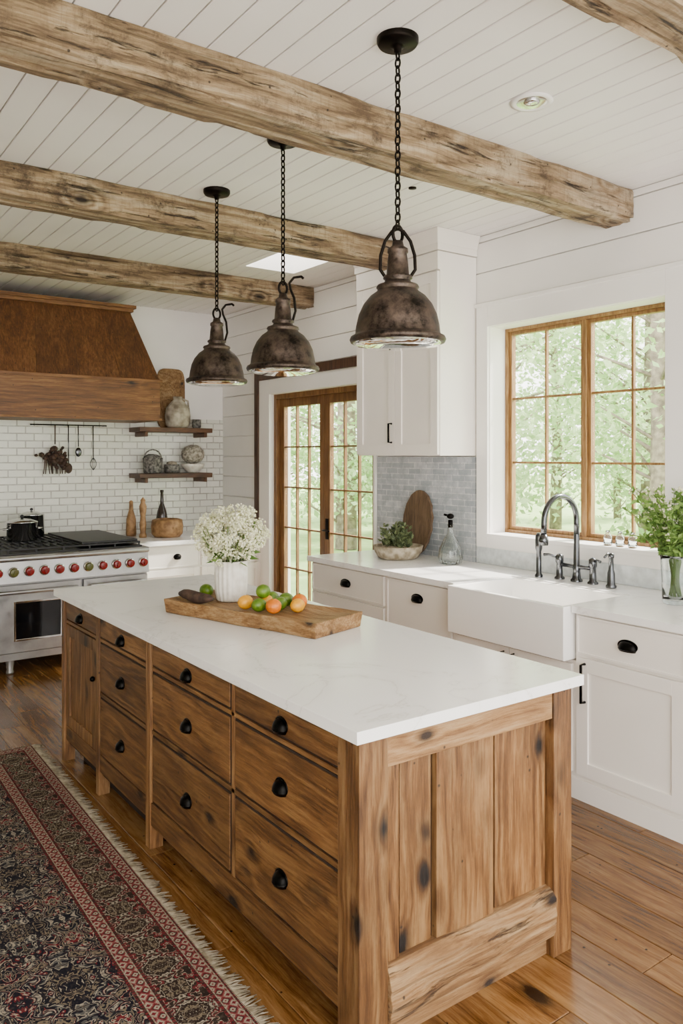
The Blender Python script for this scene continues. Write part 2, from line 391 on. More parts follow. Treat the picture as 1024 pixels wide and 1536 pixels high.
# ------------- window
mb=MB()
y0,y1,z0,z1=WIN
mb.box(XW-.04,XW-.016,y1,y1+.10,z0-.09,z1+.15,TRIM); mb.box(XW-.04,XW-.016,y0-.14,y0,z0-.09,z1+.15,TRIM)
mb.box(XW-.04,XW-.016,y0,y1,z1,z1+.15,TRIM); mb.box(XW-.04,XW-.016,y0,y1,z0-.09,z0,TRIM)
mb.box(XW-.05,XW-.016,y0-.15,y1+.11,z1+.135,z1+.16,TRIM)
mb.box(XW-.055,XW+.15,y0,y1,z0-.02,z0+.005,TRIM)
mb.box(XW-.02,XW+.15,y1-.004,y1+.01,z0,z1,TRIM); mb.box(XW-.02,XW+.15,y0-.01,y0+.004,z0,z1,TRIM); mb.box(XW-.02,XW+.15,y0,y1,z1-.004,z1+.01,TRIM)
mb.obj('trim_1',.003)
def muntin_grid(mb,x0,x1,ya,yb,za,zb,nc,nr,w,fr,mat,glass,frb=None):
    frb=frb or fr
    mb.box(x0,x1,ya,ya+fr,za,zb,mat); mb.box(x0,x1,yb-fr,yb,za,zb,mat)
    mb.box(x0,x1,ya+fr,yb-fr,za,za+frb,mat); mb.box(x0,x1,ya+fr,yb-fr,zb-fr,zb,mat)
    gy0,gy1,gz0,gz1=ya+fr,yb-fr,za+frb,zb-fr
    for i in range(1,nc):
        y=gy0+(gy1-gy0)*i/nc; mb.box(x0+.008,x1-.008,y-w/2,y+w/2,gz0,gz1,mat)
    for i in range(1,nr):
        z=gz0+(gz1-gz0)*i/nr; mb.box(x0+.009,x1-.009,gy0,gy1,z-w/2,z+w/2,mat)
    xm=(x0+x1)/2; mb.box(xm-.002,xm+.002,gy0,gy1,gz0,gz1,glass)
mb=MB(); X0=XW+.135
f=.025
mb.box(X0-.01,X0+.07,y0+.004,y0+f,z0,z1,WINW); mb.box(X0-.01,X0+.07,y1-f,y1-.004,z0,z1,WINW)
mb.box(X0-.01,X0+.07,y0+f,y1-f,z0+.005,z0+f,WINW); mb.box(X0-.01,X0+.07,y0+f,y1-f,z1-f,z1-.004,WINW)
ym=(y0+y1)/2; mb.box(X0-.01,X0+.07,ym-.015,ym+.015,z0+f,z1-f,WINW)
muntin_grid(mb,X0+.01,X0+.05,y0+f,ym-.015,z0+f,z1-f,2,3,.014,.022,WINW,PANE)
muntin_grid(mb,X0+.01,X0+.05,ym+.015,y1-f,z0+f,z1-f,2,3,.014,.022,WINW,PANE)
mb.obj('window_1',.002)
# ------------- french doors
y0,y1,z0,z1=DR
mb=MB()
mb.box(XW-.04,XW-.016,y1,y1+.19,0,z1+.14,TRIM); mb.box(XW-.04,XW-.016,y0-.03,y0,.94,z1+.14,TRIM); mb.box(XW-.04,XW-.016,y0,y1,z1,z1+.14,TRIM)
mb.box(XW-.02,XW+.2,y1-.004,y1+.01,0,z1,TRIM); mb.box(XW-.02,XW+.2,y0-.01,y0+.004,0,z1,TRIM); mb.box(XW-.02,XW+.2,y0,y1,z1-.004,z1+.01,TRIM)
mb.obj('trim_2',.003)
mb=MB()
mb.box(XW-.055,XW-.016,y1+.19,y1+.26,0,z1+.22,DKTRIM); mb.box(XW-.055,XW-.016,4.69,y1+.19,z1+.14,z1+.22,DKTRIM)
mb.obj('trim_3',.004)
mb=MB(); X0=XW+.03
mb.box(X0-.02,X0+.09,y1-.05,y1-.004,0,z1,DOORW); mb.box(X0-.02,X0+.09,y0+.004,y0+.05,0,z1,DOORW); mb.box(X0-.02,X0+.09,y0+.05,y1-.05,z1-.05,z1-.004,DOORW)
ym=(y0+y1)/2
muntin_grid(mb,X0+.02,X0+.065,y0+.05,ym-.002,.02,z1-.05,3,5,.014,.075,DOORW,PANE,.2)
muntin_grid(mb,X0+.02,X0+.065,ym+.002,y1-.05,.02,z1-.05,3,5,.014,.075,DOORW,PANE,.2)
mb.tube([(X0+.02,ym-.04,1.0),(X0-.03,ym-.04,1.0),(X0-.03,ym-.14,1.0)],.008,BLACK,8)
mb.box(X0+.012,X0+.02,ym-.06,ym-.02,.92,1.1,BLACK)
mb.obj('door_1',.003)

# ---------------------------------------------------------------- beams
def beam(yc,w,zb,zt,seed,x0=XL,x1=XW-.02):
    mb=MB(); n=330; k=9; vs=[];fs=[]
    h=zt-zb; per=[]
    for side in range(4):
        for i in range(k):
            t=i/k
            p=[(-w/2+w*t,-h/2),(w/2,-h/2+h*t),(w/2-w*t,h/2),(-w/2,h/2-h*t)][side]
            nrm=[(0,-1),(1,0),(0,1),(-1,0)][side]
            if i==0:
                n2=[(-1,0),(0,-1),(1,0),(0,1)][side]; nrm=(nrm[0]+n2[0],nrm[1]+n2[1])
            per.append((p,nrm,i==0))
    m=len(per)
    for i in range(n+1):
        x=x0+(x1-x0)*i/n
        for (a,b),(na,nb),corner in per:
            big=noise.noise(Vector((x*.9,a*3+seed*5,b*3)))*.006
            fine=noise.noise(Vector((x*5,a*40+seed,b*40)))*.004
            cr=noise.noise(Vector((x*1.3+seed*3,a*60,b*60+9)))
            crack=-.016*max(0,(cr-.23)/.3) if not corner else 0
            e=max(0,noise.noise(Vector((x*3.2+seed*7,a*6,b*6)))-.15)
            chip=-(.001+e*.06) if corner else 0
            dsp=big+fine+crack+chip
            zz=(zb+zt)/2+b+nb*dsp
            if b>=h/2-1e-6: zz=zt-.001
            vs.append((x,yc+a+na*dsp,zz))
    for i in range(n):
        for j in range(m):
            j2=(j+1)%m; fs.append((i*m+j,i*m+j2,(i+1)*m+j2,(i+1)*m+j))
    fs.append(tuple(range(m))[::-1]); fs.append(tuple(n*m+j for j in range(m)))
    mb.add(vs,fs,BEAM,False); return mb.obj('ceiling_beam')
beam(1.375,.19,2.95,ZC,1); beam(2.70,.20,2.94,ZC,2); beam(4.265,.19,2.95,ZC,3); beam(5.86,.19,2.95,ZC,4)

# ---------------------------------------------------------------- island
mb=MB(); X0,X1,Y0,Y1=1.285,2.175,1.70,4.38; ZT=.885
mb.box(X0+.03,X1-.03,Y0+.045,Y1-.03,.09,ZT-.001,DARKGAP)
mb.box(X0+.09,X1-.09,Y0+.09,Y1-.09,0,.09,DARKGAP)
pw=.10
mb.box(X0,X0+pw,Y0,Y0+pw,0,ZT,ISL_V); mb.box(X1-.09,X1,Y0,Y0+pw,0,ZT,ISL_V)
mb.box(X0,X0+.06,Y1-.04,Y1,0,ZT,ISL_V); mb.box(X1-.08,X1,Y1-.08,Y1,0,ZT,ISL_V)
mb.box(X0+pw+.001,X1-.091,Y0+.006,Y0+.04,.785,ZT,ISL_X)
for a,b,dp in ((X0+pw+.002,1.439,.018),(1.453,1.572,.032),(1.586,1.824,.022),(1.843,X1-.092,.034)):
    mb.box(a,b,Y0+dp,Y0+.05,.2,.784,ISL_V)
mb.box(X0+pw,X1-.09,Y0+.03,Y0+.06,.0,.08,ISL_X)
vs=[];fs=[];n=80;k=12
for i in range(n+1):
    x=X0+pw+(X1-.09-X0-pw)*i/n
    for j in range(k+1):
        t=j/k; z=.062+.168*t; bul=math.sin(PI*t)**.5*.028
        nn=noise.noise(Vector((x*4,z*10,3)))*.014+noise.noise(Vector((x*3,z*70,8)))*.009
        vs.append((x,Y0+.012-bul-nn,z+ (nn if t in(0,1) else 0)))
    vs.append((x,Y0+.05,.23)); vs.append((x,Y0+.05,.065))
m=k+3
for i in range(n):
    for j in range(m):
        j2=(j+1)%m; fs.append((i*m+j2,i*m+j,(i+1)*m+j,(i+1)*m+j2))
fs.append(tuple(range(m))); fs.append(tuple(n*m+j for j in range(m))[::-1])
mb.add(vs,fs,ISL_R)
mb.box(X1-.03,X1-.01,Y0+pw,Y1-.08,.1,ZT,ISL_V); mb.box(X0+.06,X1-.08,Y1-.03,Y1-.01,.1,ZT,ISL_V)
F=X0+.012
mb.box(F,F+.03,Y0+pw,Y1-.04,.868,ZT,ISL_Y)
mb.box(F,F+.03,Y0+pw,Y1-.04,.748,.764,ISL_Y)
mb.box(F-.004,F+.03,Y0+pw,3.16,.10,.195,ISL_Y); mb.box(F,F+.03,3.20,Y1-.04,.115,.195,ISL_Y)
mb.box(F,F+.03,2.43,2.45,.1,ZT,ISL_V)
mb.box(F-.008,F+.05,3.155,3.205,0,ZT,ISL_V); mb.box(F-.006,F+.05,3.80,3.84,0,ZT,ISL_V)
mb.box(F,F+.03,Y0+pw,3.80,.482,.50,ISL_Y)
cols=[(1.805,2.427),(2.453,3.152),(3.208,3.797)]
for a,b in cols:
    for z0,z1 in ((.767,.865),(.503,.745),(.198,.479)):
        mb.box(F+.002,F+.03,a,b,z0,z1,DARKGAP)
        mb.box(F-.002,F+.02,a+.008,b-.008,z0+.007,z1-.007,ISL_Y)
        mb.cup('-x',F-.002,(a+b)/2,(z0+z1)/2-.008,BLACK)
mb.box(F-.002,F+.02,3.848,4.332,.772,.862,ISL_Y); mb.cup('-x',F-.002,4.09,.81,BLACK)
mb.shaker('-x',F+.018,3.848,4.332,.2,.742,ISL_V,.06,.02)
mb.ball((F-.012,3.875,.55),.014,BLACK,2)
mb.box(1.253,2.198,1.667,4.42,ZT,.92,QUARTZ)
mb.obj('kitchen_island',.004)

# ---------------------------------------------------------------- base cabinets on window wall
mb=MB(); XF=3.15
mb.box(XF,XW-.02,YR+.4,2.435,.0,.895,CAB); mb.box(XF,XW-.02,3.255,4.72,0,.895,CAB); mb.box(XF,XW-.02,2.435,3.255,0,.66,CAB)
mb.box(XF-.012,XF,YR+.4,4.72,0,.10,CAB)
def base(a,b,kind,hs='l'):
    if kind=='dd':
        mb.shaker('-x',XF,a,b,.70,.885,CAB,.012,.018,.004); mb.cup('-x',XF-.018,(a+b)/2,.79,BLACK,.046,.045)
        mb.shaker('-x',XF,a,b,.125,.685,CAB,.065,.02)
        y=b-.05 if hs=='l' else a+.05
        mb.tube([(XF-.02,y,.48),(XF-.05,y,.48),(XF-.05,y,.66),(XF-.02,y,.66)],.007,BLACK,8)
    elif kind=='d3':
        for z0,z1 in ((.70,.885),(.42,.685),(.125,.405)):
            mb.shaker('-x',XF,a,b,z0,z1,CAB,.012,.018,.004); mb.cup('-x',XF-.018,(a+b)/2,(z0+z1)/2,BLACK,.05,.045)
    elif kind=='d2':
        for z0,z1 in ((.55,.885),(.125,.535)):
            mb.shaker('-x',XF,a,b,z0,z1,CAB,.012,.018,.004); mb.cup('-x',XF-.018,(a+b)/2,z1-.09,BLACK,.046,.045)
base(1.86,2.42,'dd'); base(1.22,1.84,'dd','r'); base(.58,1.20,'dd'); base(-.06,.56,'dd','r')
base(3.28,3.86,'d2'); base(3.89,4.70,'d3')
for a,b in ((2.45,2.843),(2.847,3.24)):
    mb.shaker('-x',XF,a,b,.125,.645,CAB,.06,.02)
for y in (2.81,2.88): mb.tube([(XF-.02,y,.5),(XF-.045,y,.5),(XF-.045,y,.62),(XF-.02,y,.62)],.005,BLACK,8)
mb.box(3.12,XW-.03,YR+.4,2.44,.895,.93,QUARTZ); mb.box(3.12,XW-.03,3.25,4.75,.895,.93,QUARTZ); mb.box(3.60,XW-.03,2.44,3.25,.895,.93,QUARTZ)
mb.obj('base_cabinet',.003)
# sink
mb=MB(); a,b=2.445,3.245; xs,xe=3.07,3.598; zt=.925; zb=.665; t=.03
vs=[];
def ring(ax,bx,ay,by,z): return [(ax,ay,z),(bx,ay,z),(bx,by,z),(ax,by,z)]
R=[ring(xs,xe,a,b,zb),ring(xs,xe,a,b,zt),ring(xs+t,xe-t,a+t,b-t,zt),ring(xs+t+.01,xe-t-.01,a+t+.01,b-t-.01,zb+.05)]
for q in R: vs+=q
fs=[(3,2,1,0)]
for i in range(3):
    for k in range(4):
        k2=(k+1)%4; fs.append((i*4+k,i*4+k2,(i+1)*4+k2,(i+1)*4+k))
fs.append((12,13,14,15))
mb.add(vs,fs,SINK,False)
mb.lathe([(.0,.0),(.04,.0),(.045,.003),(.03,.004)],(3.33,2.85,zb+.051),CHROME,20)
mb.obj('farmhouse_sink',.012,seg=4)
# faucet
mb=MB(); fx,fy=3.73,2.88; z=.931
mb.lathe([(.034,0),(.034,.01),(.025,.02),(.02,.06),(.024,.08),(.018,.09),(.016,.28)],(fx,fy,z),GUN,20)
Rr=.14
pts=[(fx,fy,z+.27),(fx,fy,z+.34)]
for i in range(17):
    th=PI*i/16; pts.append((fx-Rr+Rr*math.cos(th),fy,z+.35+Rr*math.sin(th)))
pts.append((fx-2*Rr-.005,fy,z+.28)); mb.tube(pts,.0165,GUN,16)
mb.lathe([(.0,0),(.025,0),(.027,.03),(.019,.06),(.0,.06)],(fx-2*Rr-.005,fy,z+.225),GUN,18)
for dy in (-.11,.12):
    mb.lathe([(.03,0),(.03,.008),(.02,.018),(.017,.09),(.023,.10),(.023,.135),(.012,.145),(0,.15)],(fx,fy+dy,z),GUN,18)
    mb.tube([(fx,fy+dy,z+.12),(fx-.03,fy+dy*1.45,z+.14),(fx-.04,fy+dy*1.7,z+.135)],[.007,.007,.009],GUN,8)
mb.tube([(fx,fy-.11,z+.085),(fx,fy+.12,z+.085)],.012,GUN,12)
mb.lathe([(.024,0),(.024,.01),(.016,.02),(.015,.15),(.021,.17),(.021,.24),(.012,.26),(0,.26)],(fx-.04,fy+.24,z),GUN,16)
mb.obj('bridge_faucet')
mb=MB(); sx,sy=3.70,2.63
mb.lathe([(.027,0),(.029,.01),(.022,.02),(.020,.08),(.014,.10),(.012,.16),(.016,.165),(.016,.185),(0,.19)],(sx,sy,.931),GUN,18)
mb.tube([(sx,sy,1.105),(sx-.03,sy,1.12),(sx-.06,sy,1.10)],.006,GUN,8); mb.obj('soap_dispenser')

# upper cabinet
mb=MB(); ux=3.53; ya,yb=3.80,4.68; zb=1.648
mb.box(ux,XW-.02,ya,yb,zb,2.98,CAB)
mb.box(ux-.02,ux,ya,yb,2.86,2.98,CAB)
for a,b in ((ya+.005,(ya+yb)/2-.002),((ya+yb)/2+.002,yb-.005)): mb.shaker('-x',ux,a,b,zb+.008,2.85,CAB,.07,.02,.010)
mb.box(ux-.03,XW-.02,ya-.01,yb+.01,2.985,3.03,CAB)
mb.hexa([(ux-.03,ya-.01,3.03),(XW-.02,ya-.01,3.03),(XW-.02,yb+.01,3.03),(ux-.03,yb+.01,3.03)],[(ux-.06,ya-.04,ZC-.002),(XW-.02,ya-.04,ZC-.002),(XW-.02,yb+.04,ZC-.002),(ux-.06,yb+.04,ZC-.002)],CAB)
y=(ya+yb)/2+.03
mb.tube([(ux-.02,y,1.74),(ux-.05,y,1.74),(ux-.05,y,1.87),(ux-.02,y,1.87)],.0075,BLACK,8)
mb.obj('upper_cabinet',.003)

# ---------------------------------------------------------------- hood
mb=MB(); a,b=1.08,2.895; yf=6.85; zb,zm,zt=1.965,2.34,2.97
mb.box(a,b,yf,YB-.015,zb+.02,zm-.02,HOODX)
mb.box(a-.012,b+.012,yf-.012,YB-.015,zb,zb+.02,HOODX); mb.box(a-.015,b+.015,yf-.015,YB-.015,zm-.025,zm,HOODX)
N=5
ta,tb,ty=1.28,2.70,7.08
for i in range(N):
    t0=i/N;t1=(i+1)/N
    g=.0008
    mb.hexa([(a+(b-a)*t0+g,yf+.01,zm),(a+(b-a)*t1-g,yf+.01,zm),(a+(b-a)*t1-g,YB-.015,zm),(a+(b-a)*t0+g,YB-.015,zm)],
            [(ta+(tb-ta)*t0+g,ty,zt),(ta+(tb-ta)*t1-g,ty,zt),(ta+(tb-ta)*t1-g,YB-.015,zt),(ta+(tb-ta)*t0+g,YB-.015,zt)],HOODV)
mb.box(ta-.02,tb+.02,ty-.03,YB-.015,zt,zt+.03,HOODX); mb.box(ta-.04,tb+.04,ty-.05,YB-.015,zt+.03,zt+.06,HOODX)
mb.obj('range_hood',.0015)
# ---------------------------------------------------------------- range
mb=MB(); a,b=1.20,2.535; yf=6.24; zt=.895
mb.box(a,b,yf+.03,YB-.06,.11,.885,STEEL)
mb.box(a-.004,b+.004,yf-.01,YB-.06,.885,zt,STEEL)
mb.hexa([(a,yf-.02,.69),(b,yf-.02,.69),(b,yf+.05,.69),(a,yf+.05,.69)],[(a,yf+.01,.86),(b,yf+.01,.86),(b,yf+.05,.86),(a,yf+.05,.86)],STEEL)
mb.tube([(a,yf+.0,.873),(b,yf+.0,.873)],.021,STEEL,12)
def odoor(x0,x1,w0,w1,zw0,zw1):
    mb.box(x0,x1,yf-.005,yf+.03,.17,.675,STEEL)
    mb.box(w0,w1,yf-.009,yf,zw0,zw1,BLKGLASS)
    for p,q,r_,s_ in ((w0-.015,w0,zw0-.015,zw1+.015),(w1,w1+.015,zw0-.015,zw1+.015),(w0,w1,zw0-.015,zw0),(w0,w1,zw1,zw1+.015)): mb.box(p,q,yf-.013,yf,r_,s_,CHROME)
    mb.tube([(x0+.04,yf-.055,.63),(x1-.04,yf-.055,.63)],.014,STEEL,12)
    for x in (x0+.07,x1-.07): mb.tube([(x,yf-.055,.63),(x,yf,.63)],.009,STEEL,8)
odoor(a+.01,1.98,1.49,1.82,.27,.54); odoor(2.0,b-.01,2.10,2.44,.27,.54)
mb.box(a+.01,b-.01,yf+.01,yf+.03,.11,.165,STEEL)
Rk=Matrix.Rotation(PI/2,3,'X')
for i in range(12):
    x=a+.05+i*(b-a-.10)/11; m_=[RED,RED,GREENK,RED,RED][i%5]
    mb.lathe([(.040,0),(.040,.006),(.032,.01)],(x,yf-.012,.775),CHROME,18,Rk)
    mb.lathe([(.032,.008),(.031,.03),(.027,.036),(0,.037)],(x,yf-.012,.775),m_,18,Rk)
    mb.box(x-.004,x+.004,yf-.055,yf-.045,.757,.793,m_)
for x in (a+.05,1.47,b-.05):
    for y in (yf+.08,YB-.15): mb.lathe([(.022,0),(.03,.01),(.024,.03),(.034,.11)],(x,y,0),STEEL,14)
mb.box(a+.03,b-.03,yf+.06,YB-.12,zt,zt+.012,CAST)
for i in range(22):
    x=a+.05+i*(b-a-.1)/21; mb.box(x-.006,x+.006,yf+.08,YB-.14,zt+.03,zt+.045,CAST)
for y in (yf+.08,yf+.33,yf+.58,YB-.15):
    mb.box(a+.04,b-.04,y-.006,y+.006,zt+.03,zt+.045,CAST)
    for i in range(7):
        x=a+.05+i*(b-a-.1)/6; mb.box(x-.007,x+.007,y-.007,y+.007,zt+.01,zt+.035,CAST)
mb.box(2.02,2.48,yf+.1,YB-.2,zt+.045,zt+.062,CAST)
mb.obj('kitchen_range',.003)
mb=MB(); mb.box(2.55,XW-.02,6.68,YB-.016,0,.845,CAB); mb.box(2.545,XW-.02,6.64,YB-.016,.845,.88,QUARTZ)
mb.shaker('-y',6.68,2.58,3.20,.64,.83,CAB,.012,.018,.003); mb.shaker('-y',6.68,2.58,3.20,.1,.625,CAB,.06,.02)
mb.shaker('-y',6.68,3.22,3.84,.64,.83,CAB,.012,.018,.003); mb.shaker('-y',6.68,3.22,3.84,.1,.625,CAB,.06,.02)
mb.cup('-y',6.662,2.98,.735,BLACK); mb.cup('-y',6.662,3.54,.735,BLACK)
mb.obj('wall_counter_cabinet',.003)
for z in (1.90,1.455):
    mb=MB(); mb.box(2.84,3.60,7.20,YB-.015,z-.025,z+.02,SHELFW); mb.box(2.90,2.93,7.22,YB-.015,z-.07,z-.025,SHELFW); mb.box(3.52,3.55,7.22,YB-.015,z-.07,z-.025,SHELFW)
    mb.obj('wall_shelf',.004)
def single(name,fn,bev=0):
    mb=MB(); fn(mb); return mb.obj(name,bev)
zs=1.921
def f(mb):
    mb.lathe([(0,0),(.09,0),(.118,.03),(.125,.12),(.115,.20),(.065,.26),(.042,.28),(.046,.31),(.038,.31),(.034,.28)],(3.28,7.325,zs),STONEW,28)
    mb.tube([(3.28+.05,7.325,zs+.29),(3.39,7.325,zs+.27),(3.395,7.325,zs+.19)],.01,STONEW,8)
single('stoneware_jug',f)
def f(mb):
    mb.M=Matrix.Translation((3.27,7.468,zs))
    n=28; w,h=.15,.6
    pts=[]
    for i in range(n):
        a=2*PI*i/n; c,s_=math.cos(a),math.sin(a)
        pts.append((w*math.copysign(abs(c)**.4,c),h/2+h/2*math.copysign(abs(s_)**.4,s_)))
    vs=[(x,-.01,z) for x,z in pts]+[(x,.012,z) for x,z in pts]
    mb.add(vs,[tuple(range(n))[::-1],tuple(range(n,2*n))]+[(i,(i+1)%n,n+(i+1)%n,n+i) for i in range(n)],BOARDW)
single('serving_board',f,.003)
single('stoneware_cup',lambda mb:mb.lathe([(0,0),(.035,0),(.045,.02),(.047,.09),(.043,.09),(.04,.02),(0,.015)],(3.49,7.34,zs),GREYC,24))
zs=1.476
single('stoneware_bowl',lambda mb:mb.lathe([(0,0),(.05,0),(.06,.01),(.105,.06),(.118,.09),(.112,.09),(.10,.06),(.0,.015)],(3.455,7.35,zs),WCER,28))
single('woven_ball_ornament',lambda mb:mb.ball((3.455,7.35,zs+.185),.112,PALEC,4,(1,1,.85),.12,9))
def f(mb):
    mb.lathe([(0,0),(.075,0),(.085,.02),(.09,.10),(.095,.15),(.088,.15),(.08,.03),(0,.02)],(3.03,7.35,zs),GREYC,28,rib=.03,nrib=14)
    mb.ball((3.03,7.35,zs+.15),.078,GREYC,2,(1,1,.5),.3,6); mb.tube([(3.03+.09*math.cos(t/8*PI),7.35,zs+.14+.09*math.sin(t/8*PI)) for t in range(9)],.007,GREYC,6)
single('wire_basket',f)
def f(mb):
    mb.lathe([(0,0),(.065,0),(.075,.01),(.078,.07),(.072,.085),(.065,.085),(.06,.02),(0,.02)],(3.23,7.35,zs),GREYC,24); mb.ball((3.23,7.35,zs+.09),.055,STONEW,2,(1,1,.5),.2,5)
single('small_crock',f)
zk=.881
def f(mb):
    mb.lathe([(0,0),(.12,0),(.145,.03),(.15,.10),(.14,.16),(.11,.17),(.10,.17),(.12,.15),(.13,.10),(.12,.02),(0,.02)],(3.05,7.05,zk),TANC,28)
    mb.box(3.04,3.06,6.89,6.905,zk+.08,zk+.1,TANC)
single('wooden_crock',f)
single('oil_bottle',lambda mb:mb.lathe([(0,0),(.05,0),(.055,.02),(.055,.16),(.045,.22),(.018,.30),(.014,.40),(.018,.41),(.018,.43),(0,.43)],(3.12,7.34,zk),simple('dark_bottle',hx('2d241c'),.15),20))
single('pepper_mill',lambda mb:mb.lathe([(0,0),(.035,0),(.035,.02),(.025,.05),(.032,.12),(.024,.2),(.03,.24),(.035,.29),(.02,.33),(.024,.35),(0,.38)],(2.83,7.1,zk),TANC,20))
single('tan_bottle',lambda mb:mb.lathe([(0,0),(.045,0),(.05,.02),(.045,.16),(.02,.25),(.018,.33),(0,.34)],(2.80,7.32,zk),TANC,20))
def f(mb):
    c=(1.70,6.90,.941)
    mb.lathe([(0,0),(.115,0),(.12,.01),(.12,.15),(.125,.155),(.12,.16),(.06,.18),(0,.185)],c,CHROME,32); mb.ball((c[0],c[1],c[2]+.20),.016,CAST,2)
    for s_ in(-1,1): mb.tube([(c[0]+s_*.118,c[1]-.04,c[2]+.1),(c[0]+s_*.155,c[1]-.03,c[2]+.1),(c[0]+s_*.155,c[1]+.03,c[2]+.1),(c[0]+s_*.118,c[1]+.04,c[2]+.1)],.006,CHROME,8)
single('stock_pot',f)
def f(mb):
    c=(1.84,7.15,.941)
    mb.lathe([(0,0),(.10,0),(.105,.01),(.105,.19),(.11,.195),(.10,.20),(.05,.22),(0,.225)],c,CHROME,32); mb.ball((c[0],c[1],c[2]+.24),.014,CAST,2)
single('stock_pot',f)
mb=MB(); yr=YB-.07
mb.tube([(1.9,yr,1.93),(2.6,yr,1.93)],.006,BLACK,8)
for x in (1.92,2.58): mb.tube([(x,yr,1.93),(x,YB-.015,1.93)],.006,BLACK,8)
mb.tube([(2.12,yr,1.93),(2.12,yr,1.75)],.006,DRIED,6)
for i in range(70):
    mb.ball((2.12+random.gauss(0,.055),yr+random.uniform(-.04,.01),1.64+random.gauss(0,.045)),random.uniform(.014,.03),DRIED,1,nz=.4)
for i in range(14):
    x=2.12+random.uniform(-.09,.12); mb.tube([(x,yr,1.62),(x+random.uniform(-.02,.02),yr-.01,1.48)],.005,DRIED,5)
for x,L in ((2.24,.36),(2.33,.2),(2.47,.32)):
    mb.tube([(x,yr,1.93),(x,yr-.01,1.93-L)],.005,GUN,6)
for i in range(6):
    a=PI*i/6
    mb.tube([(2.47+.03*math.cos(a)*math.sin(t/8*PI),yr-.01+.03*math.sin(a)*math.sin(t/8*PI),1.63-.12*(t/8)) for t in range(9)],.0025,GUN,4)
mb.ball((2.33,yr-.01,1.68),.03,GUN,2,(1,.4,1.5)); mb.ball((2.24,yr-.01,1.53),.035,DRIED,2,(1,.4,1.4))
mb.obj('hanging_utensil_rail')

# ---------------------------------------------------------------- pendants
METIN=metal('shade_inner',hx('c9c6bf'),.35,hx('8f8b84'),.9)
BULB=newmat('bulb_glass',.2,hx('f5efe0'))[0]
def pendant(x,y,zb,side):
    mb=MB(); c=(x,y,zb)
    out=[(.158,0),(.166,.002),(.170,.012),(.166,.022),(.156,.026),(.150,.034),(.147,.06),(.138,.10),(.122,.135),(.098,.165),(.074,.182),(.070,.19),(.076,.196),(.072,.204),(.050,.212),(.044,.222),(.052,.228),(.050,.236),(.040,.242),(.036,.29),(.032,.315),(.037,.32),(.036,.333),(.022,.342),(.018,.36),(.0,.365)]
    inn=[(.158,0),(.150,.01),(.143,.05),(.132,.095),(.115,.13),(.09,.158),(.06,.17),(0,.175)]
    mb.lathe(out,c,BRONZE,48); mb.lathe(inn,c,METIN,48)
    mb.lathe([(.152,.006),(.148,-.006),(.10,-.014),(.05,-.017),(0,-.017)],c,GLASS,72,rib=.012,nrib=24)
    mb.ball((x,y,zb+.075),.035,BULB,2,(1,1,1.3)); mb.lathe([(.02,.11),(.02,.17)],c,BRONZE,12)
    ring=[(x+.022*math.cos(t),y,zb+.385+.03*math.sin(t)) for t in [2*PI*i/16 for i in range(16)]]
    mb.tube(ring,.006,CHAIN,8,True)
    a=math.radians(-35); ux,uy=math.cos(a),math.sin(a)
    for s_ in ((1,-1) if side==0 else (1,)):
        prof=[(.045,.235),(.062,.26),(.060,.31),(.045,.36),(.020,.395),(.0,.405)] if side==0 else [(.045,.235),(.058,.28),(.052,.34),(.035,.38),(.030,.41),(.050,.435),(.085,.44),(.095,.43)]
        pp=[]
        for i in range(len(prof)-1):
            for k in range(4):
                t=k/4; pp.append((prof[i][0]*(1-t)+prof[i+1][0]*t,prof[i][1]*(1-t)+prof[i+1][1]*t))
        pp.append(prof[-1])
        mb.tube([(x+s_*q*ux,y+s_*q*uy,zb+h) for q,h in pp],.006,CHAIN,8)
    z=zb+.405; i=0
    while z<ZC-.03:
        rot=(i%2)*PI/2+.3; rr=[]
        for t in range(12):
            th=2*PI*t/12; q=.0095*math.cos(th); h=(.0175)*math.sin(th)
            rr.append((x+q*math.cos(rot),y+q*math.sin(rot),z+.012+h))
        mb.tube(rr,.0035,CHAIN,6,True); z+=.0272; i+=1
    mb.lathe([(0,-.05),(.012,-.05),(.014,-.035),(.03,-.028),(.068,-.024),(.074,-.014),(.074,0)],(x,y,ZC),CHAIN,32)
    mb.obj('pendant_lamp',loc=(x,y,zb))
pendant(1.795,2.15,2.045,0); pendant(1.93,3.14,2.04,1); pendant(2.01,3.97,2.05,2)
mb=MB(); mb.lathe([(.085,0),(.088,-.006),(.07,-.010),(.06,-.004)],(2.565,2.206,ZC),TRIM,36); mb.lathe([(.062,-.004),(.045,-.001),(.0,.0)],(2.565,2.206,ZC-.002),CHROME,36)
mb.ball((2.565,2.206,ZC-.004),.034,CHROME,2,(1,1,.3)); mb.obj('recessed_downlight')
mb=MB(); mb.lathe([(.022,0),(.022,-.006),(0,-.008)],(2.86,3.30,ZC),CHAIN,20); mb.obj('ceiling_sprinkler')

